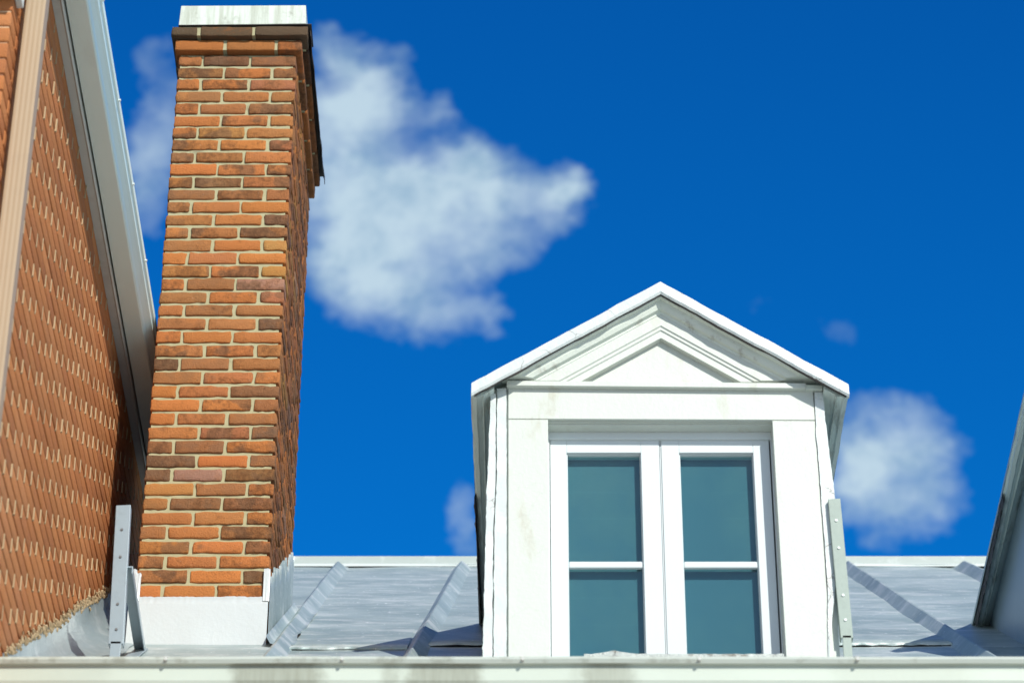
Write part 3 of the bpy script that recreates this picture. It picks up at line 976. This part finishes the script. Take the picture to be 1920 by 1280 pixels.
wavy([(932, 728), (931.5, 900), (927, 1000), (925, yb2)], [(949.5, 725), (950, 900), (950, 1100), (950, yb2)], 'corner_board', 'white_metal_trim', YD - .004, .04, 1.6, 2)
wavy([(920, 738), (917, 820), (912, 950), (909, 1070), (906, 1180), (905, yb2)], [(930, 738), (929, 900), (924.5, 1000), (923, yb2)], 'corner_flashing', 'seamed_trim', YD - .010, .05, 2.0, 6)
wavy([(1527, 735), (1530, 800), (1545, 1000), (1552, 1100), (1553, yb2)], [(1542, 735), (1545, 760), (1555, 850), (1566, 930), (1572, 1000), (1566, 1100), (1556, 1210), (1553.6, yb2)], 'corner_flashing', 'seamed_trim', YD - .006, .05, 1.4, 11)

# window unit: fixed frame, two casements with glazing bar, blind behind
YW = YD + .075                          # face of the fixed frame
YS = YD + .082                          # face of the sashes


def W_(px, py, y=YS): return A(px, py, y)


def vx(px_top, px_bot, y, pya=850, pyb=1200):
    return (A(px_top, pya, y).x + A(px_bot, pyb, y).x) / 2


fx0, fx1 = vx(1030, 1033, YW), vx(1445.5, 1467, YW)
z_t = A(1240, 806.5, YW).z; z_fb = A(1240, 823.5, YW).z
z_bot = roof_z(YD) + .02
s = MB()       # reveal lining
s.box(xo0 - .02, xo0, YD + .023, YW + .06, z_bot - .1, zo); s.box(xo1, xo1 + .02, YD + .023, YW + .06, z_bot - .1, zo)
s.box(xo0 - .02, xo1 + .02, YD + .0245, YW + .06, zo - .002, zo + .02)
s.build('reveal', 'white_wood', dormer, bevel=.001)
s = MB()
s.box(xo0, xo1, YW - .004, YW + .055, z_fb, zo - .001)
s.box(xo0, fx0, YW, YW + .055, z_bot - .05, z_fb)
s.box(fx1 - .002, xo1, YW - .012, YW + .055, z_bot - .05, z_fb)
s.box(xo0, xo1, YW, YW + .055, z_bot - .1, z_bot - .02)
s.build('window_frame', 'window_plastic', dormer, bevel=.002)
# pixel x at y=900: sash outer / glass
sx = [(vx(1031.5, 1034, YS), vx(1237, 1246, YS), vx(1064.5, 1068, YS), vx(1199, 1209, YS)),
      (vx(1240.5, 1250, YS), vx(1441.5, 1463, YS), vx(1275, 1288, YS), vx(1409, 1429, YS))]
zs_t = A(1130, 825, YS).z; zg_t = A(1130, 855, YS + .018).z
zm0, zm1 = A(1130, 1062, YS).z, A(1130, 1050, YS).z
for (o0, o1, g0, g1) in sx:
    s = MB(); d0, d1 = YS, YS + .045
    s.box(o0, g0 - .004, d0, d1, z_bot - .02, zs_t); s.box(g1 + .004, o1, d0, d1, z_bot - .02, zs_t)
    s.box(g0 - .004, g1 + .004, d0, d1, zg_t + .004, zs_t); s.box(g0 - .004, g1 + .004, d0, d1, z_bot - .02, z_bot + .06)
    # glazing bead, a little recessed
    s.box(g0 - .004, g0, d0 + .008, d1, z_bot + .06, zg_t + .004); s.box(g1, g1 + .004, d0 + .008, d1, z_bot + .06, zg_t + .004)
    s.box(g0, g1, d0 + .008, d1, zg_t, zg_t + .004)
    s.build('casement', 'window_plastic', dormer, bevel=.0025)
    s = MB(); s.box(g0 + .0005, g1 - .0005, d0 + .006, d0 + .022, zm0, zm1); s.build('glazing_bar', 'window_plastic', dormer, bevel=.004)
    for (za0, za1) in ((z_bot + .055, zm0 + .002), (zm1 - .002, zg_t + .002)):
        s = MB(); s.box(g0 - .002, g1 + .002, d0 + .0225, d0 + .0265, za0, za1); s.build('pane', 'glass', dormer)
s = MB(); s.box(sx[0][1] + .002, sx[1][0] - .0015, YS + .004, YS + .04, z_bot, zs_t); s.build('meeting_strip', 'window_plastic', dormer)
s = MB(); s.box(xo0, xo1, YS + .0455, YS + .050, z_bot - .05, zo + .02); s.build('blind', 'blind', dormer)
s = MB(); s.box(cl_ + .032, cr_ - .032, YS + .3, YS + .31, zbase, zeave + .1); s.build('room_back', 'tar', dormer)
# crumpled sill flashing
s = MB(); n = 70
for i in range(n + 1):
    px = 1095 + (1470 - 1095) * i / n
    lift = 8 * max(0, 1 - abs(px - 1152) / 46) ** 1.3
    p = A(px, 1225 - lift * .8 + 1.3 * fb(px * .07, 2), YD - .05)
    s.v += [tuple(p), (p.x, YD + .005, p.z + .004 + lift * .0012), (p.x, YD - .055, p.z - .16)]
for i in range(n):
    for j in range(1):
        a = i * 3
        s.f.append((a, a + 3, a + 4, a + 1)); s.mi.append(0); s.f.append((a, a + 2, a + 5, a + 3)); s.mi.append(0)
s.build('sill_flashing', 'torn_flashing', dormer)

# second dormer, next along the roof, 2.02 m to the right
d2 = dormer.copy(); S.collection.objects.link(d2); d2.parent = house
d2.location.x += 2.03
d2['label'] = 'dormer cut off by the right edge, its shaded grey eave and blue-shaded cheek showing'
dormer['label'] = 'whole white dormer with a double casement window'
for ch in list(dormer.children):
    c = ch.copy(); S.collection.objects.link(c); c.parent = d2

# ------------------------------------------------------------------ roof brackets
YKL, YKR = 9.62, 9.478


def bracket(px_t, py_t, px_b, py_b, w_px, side, mat, hole_mat, label, foot_px, holes, mid_px, YK, mat2=None):
    pt, pb = at(px_t, py_t, YK), at(px_b, py_b, YK)
    root = empty('roof_bracket', (pb.x, YK, roof_z(YK)), label, 'bracket', 'brackets standing on the roof edge')
    w = abs(at(px_t + w_px, py_t, YK).x - pt.x)
    up = (pt - pb).normalized()
    sidev = Vector((1, 0, 0))
    # channel: face plate + two flanges
    s = MB()
    def plate(a, b_, wd, y0, y1):
        s.prism([(a.x - wd / 2, y0, a.z), (a.x + wd / 2, y0, a.z + .003), (a.x + wd / 2, y1, a.z + .003), (a.x - wd / 2, y1, a.z)],
                [(b_.x - wd / 2, y0, b_.z), (b_.x + wd / 2, y0, b_.z), (b_.x + wd / 2, y1, b_.z), (b_.x - wd / 2, y1, b_.z)])
    plate(pt, pb, w, YK - .004, YK)
    f1 = Vector((w / 2 - .002, 0, 0))
    for sg in (-1, 1):
        plate(pt + f1 * sg, pb + f1 * sg, .004, YK + .0, YK + .032)
    s.build('upright', mat, root, bevel=.0012)
    # brace running back to the roof
    pm = at(mid_px[0], mid_px[1], YK + .01)
    zf_ = YCH
    yft = 10.27
    pf = at(foot_px[0], foot_px[1], yft)
    s = MB(); s.bar(pm, pf, w * .8, .006, up=(0, -.5, .8)); s.bar(pm + Vector((side * w * .38, 0, -.012)), pf + Vector((side * w * .38, 0, -.012)), .004, .03, up=(0, -.5, .8))
    s.build('brace', mat2 or mat, root, bevel=.001)
    # foot lying on the roof
    s = MB()
    zq = roof_z(YK)
    s.bar((pb.x, YK - .12, roof_z(YK - .12) + .012), (pb.x, yft + .03, roof_z(yft + .03) + .008), w * .9, .006, up=(0, -.57, .82))
    s.bar((pb.x, YK, zq), (pb.x, YK, pb.z + .01), w * .7, .008, up=(0, -1, 0))
    s.build('foot', mat2 or mat, root, bevel=.001)
    for t in holes:  # discs on the face stand in for holes, pale where sun shows through
        c = pt.lerp(pb, t)
        s = MB(); s.cyl((c.x, YK - .0075, c.z), (c.x, YK - .003, c.z), .0052, 12); s.build('hole_disc', hole_mat, root, bevel=.0008)
    return root


bracket(231.5, 948, 217, 1207, 27, 1, 'galvanised', 'dark_hole', 'pale grey steel bracket with dark bolts standing left of the brick chimney', (263, 1219),
        (.18, .38, .72, .90), (238, 1062), YKL)
bracket(1564, 936, 1588, 1196, 23, -1, 'grey_primer', 'sunlit_hole', 'greenish grey steel bracket with pale sunlit holes at the right corner of the white dormer', (1558, 1217),
        (.16, .36, .70, .875), (1572, 1062), YKR)

# ------------------------------------------------------------------ neighbouring brick house
nb = empty('brick_house', (-3.0, 10.0, 0), 'orange brick house wall beside the chimney, with a pale gutter overhead and a tan downspout', 'house')
ZT = at(101, 0, 10.28 * .0 + 8.47).z
# height of the wall top from the photo: soffit line passes pixel (101,0) on the wall plane


def on_x(px, py, X):
    d = X * FPX / (px - CX)
    e = PITCH + math.atan((CY - py) / FPX)
    y = d * math.cos(e) / math.cos(e - PITCH)
    return Vector((X, y, y * math.tan(e) + CAMZ))


ZT = (on_x(103, 0, XW).z + on_x(240, 800, XW).z) / 2
YC = on_x(23, 22, XW).y
ZRET = on_x(28, 8, XW).z
w = MB()
w.box(-9, XW - .006, YC + .006, 21, 0, ZT)
w.build('wall_core', 'bed_mortar', nb)
NPAL = [((.51, .20, .075), 30), ((.48, .18, .068), 25), ((.53, .215, .085), 15), ((.44, .165, .065), 12)]


def ntone():
    c = random.choices([p[0] for p in NPAL], [p[1] for p in NPAL])[0]
    f = random.uniform(.92, 1.08)
    return tuple(a * f for a in c)


blocks = []; heads = MB()
ch = .0677; L = .246; zlo = 4.3
nrow = int((ZT - zlo) / ch)
for r_ in range(nrow):
    z1 = ZT - r_ * ch; z0 = z1 - ch + .0075
    y = YC - (L / 2 if r_ % 2 else 0) + random.uniform(-.009, .009)
    k = 0
    while y < 14.6:
        a, b_ = max(y, YC), y + L - .010
        if b_ - a > .02:
            s_ = random.uniform(-.0012, .0012)
            b_ += random.uniform(-.008, .008)
            blocks.append((XW - .09, XW + s_, a, b_, z0 + random.uniform(-.001, .001), z1 + random.uniform(-.001, .001), ntone(), random.random() * .4, 0))
        if y > YC - .001 and y < 13.6:
            hz = random.uniform(.002, .007)
            heads.box(XW - .02, XW + .0015 + random.uniform(-.001, .002), b_ + .0002, b_ + .0098, z0 + hz * .4, z1 - hz)
        y += L
    # front face bricks by the corner
    if z1 > 6.2:
        x = XW - (.099 if r_ % 2 else L)
        first = True
        xr_ = XW - .0925
        while xr_ > -2.9:
            xl_ = xr_ - (.236 if not (first and r_ % 2) else .118)
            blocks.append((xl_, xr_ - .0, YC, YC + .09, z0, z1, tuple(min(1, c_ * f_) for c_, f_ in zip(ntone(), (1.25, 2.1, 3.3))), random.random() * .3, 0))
            xr_ = xl_ - .010; first = False
tm2 = brick_template(0, 0, 0)
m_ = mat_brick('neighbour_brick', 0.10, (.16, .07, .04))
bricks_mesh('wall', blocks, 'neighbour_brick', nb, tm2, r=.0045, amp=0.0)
w = MB(); w.box(-9, XW + .001, YC - .001, 21, 0, 4.3); w.build('lower_wall', 'coursed_brick', nb)

heads.build('head_joints', 'neighbour_mortar', nb)

# cornice return at the front corner
s = MB()
yre = on_x(39, 38, XW + .02).y
s.box(-6, XW + .022, YC - .075, YC + .0, ZRET, ZT + .02)
s.box(XW + .0005, XW + .024, YC + .0, yre, ZRET + .004, ZT + .02)
s.build('cornice_return', 'white_metal_trim', nb, bevel=.003)
s = MB(); s.box(-6, XW - .02, YC - .072, YC - .003, ZRET - .004, ZRET - .0005); s.box(-6, XW + .026, YC - .088, YC - .076, ZRET - .006, ZRET + .014)
s.build('cornice_trim', 'white_metal_trim', nb, bevel=.002)

# side gutter: trim strip, K-profile gutter, outer lip
y0_, y1_ = YC + .02, 19.0
def gx(px, z=ZT, py=0):
    e = PITCH + math.atan((CY - py) / FPX); y = (z - CAMZ) / math.tan(e)
    return (px - CX) * (y * math.cos(PITCH) + (z - CAMZ) * math.sin(PITCH)) / FPX


def sweep(pr, name, mat, wob=.0):
    s = MB(); n = 60; K_ = len(pr)
    for i in range(n + 1):
        y = y0_ + (y1_ - y0_) * i / n
        for (x, z) in pr: s.v.append((x + wob * fb(y * 1.2, x * 3), y, z + wob * fb(y * 1.7, 6)))
    for i in range(n):
        for j in range(K_):
            a = i * K_ + j; b2 = i * K_ + (j + 1) % K_
            s.f.append((a, b2, b2 + K_, a + K_)); s.mi.append(0)
    s.f.append(tuple(range(K_))); s.mi.append(0); s.f.append(tuple(range(n * K_, n * K_ + K_))[::-1]); s.mi.append(0)
    return s.build(name, mat, nb)


X0 = XW; xA = gx(118); xB = gx(122); xC = gx(160); xD = gx(190, ZT + .06)
sweep([(XW - .05, ZT + .002), (xA - .012, ZT + .002), (xA - .006, ZT - .004), (xA, ZT + .002), (xA, ZT + .14), (XW - .05, ZT + .14)], 'fascia', 'grey_trim', .0015)
ng = sweep([(xB, ZT + .008), (xC, ZT + .006), (xC + .006, ZT + .010), (xC + .012, ZT + .022), (xD - .020, ZT + .036), (xD - .010, ZT + .044), (xD - .006, ZT + .064), (xD, ZT + .066), (xD, ZT + .100), (xD - .014, ZT + .102),
       (xD - .014, ZT + .09), (xB, ZT + .09)], 'side_gutter', 'pale_metal', .002)
for (px, py) in ((187, 2), (215, 190), (241, 347), (263, 490)):
    z_ = ZT + .07; e = PITCH + math.atan((CY - py) / FPX); y = (z_ - CAMZ) / math.tan(e)
    s = MB(); s.cyl((xD - .002, y, z_ + .004), (xD + .008, y, z_ + .004), .0055, 10); s.build('rivet', 'white_metal_trim', ng, bevel=.001)
# its roof rising away from the gutter
s = MB()
s.prism([(xD - .03, YC - .1, ZT + .12), (-5.5, YC - .1, ZT + 2.2), (-9.2, YC - .1, ZT + .12)], [(xD - .03, 21, ZT + .12), (-5.5, 21, ZT + 2.2), (-9.2, 21, ZT + .12)])
s.build('roof', 'shingle', nb)

# downspout standing off the side wall near the corner
ys = on_x(91, 0, XW + .082).y
dw, dd = .066, .058
p_top = Vector((XW + .018 + dw / 2 + .002, ys - dd, ZT + .005))
s = MB(); n = 24
pr = []
nr = 4
for i in range(nr * 2 + 1):
    pr.append((-dw / 2 + dw * i / (nr * 2), -.0007 if i % 2 else .0))
pr += [(dw / 2, dd * .5), (dw / 2, dd), (-dw / 2, dd)]
lean = .02
zb0 = 0.3
top_, bot_ = [], []
for (dx, dy) in pr:
    top_.append((p_top.x + dx, p_top.y + dy, ZT + .01)); bot_.append((p_top.x + dx - .07 * (ZT - zb0) / 6, p_top.y + dy, zb0))
bot_ = [(p_top.x + dx - .0, p_top.y + dy, zb0) for dx, dy in pr]
s.prism(top_, bot_)
dsp = s.build('downspout', 'tan_metal', nb)
for zz_ in (5.6, 3.4, 1.2):
    s = MB(); s.box(XW + .002, p_top.x + dw / 2 + .004, p_top.y - .006, p_top.y + dd + .004, zz_, zz_ + .03); s.build('strap', 'tan_metal', dsp, bevel=.001)
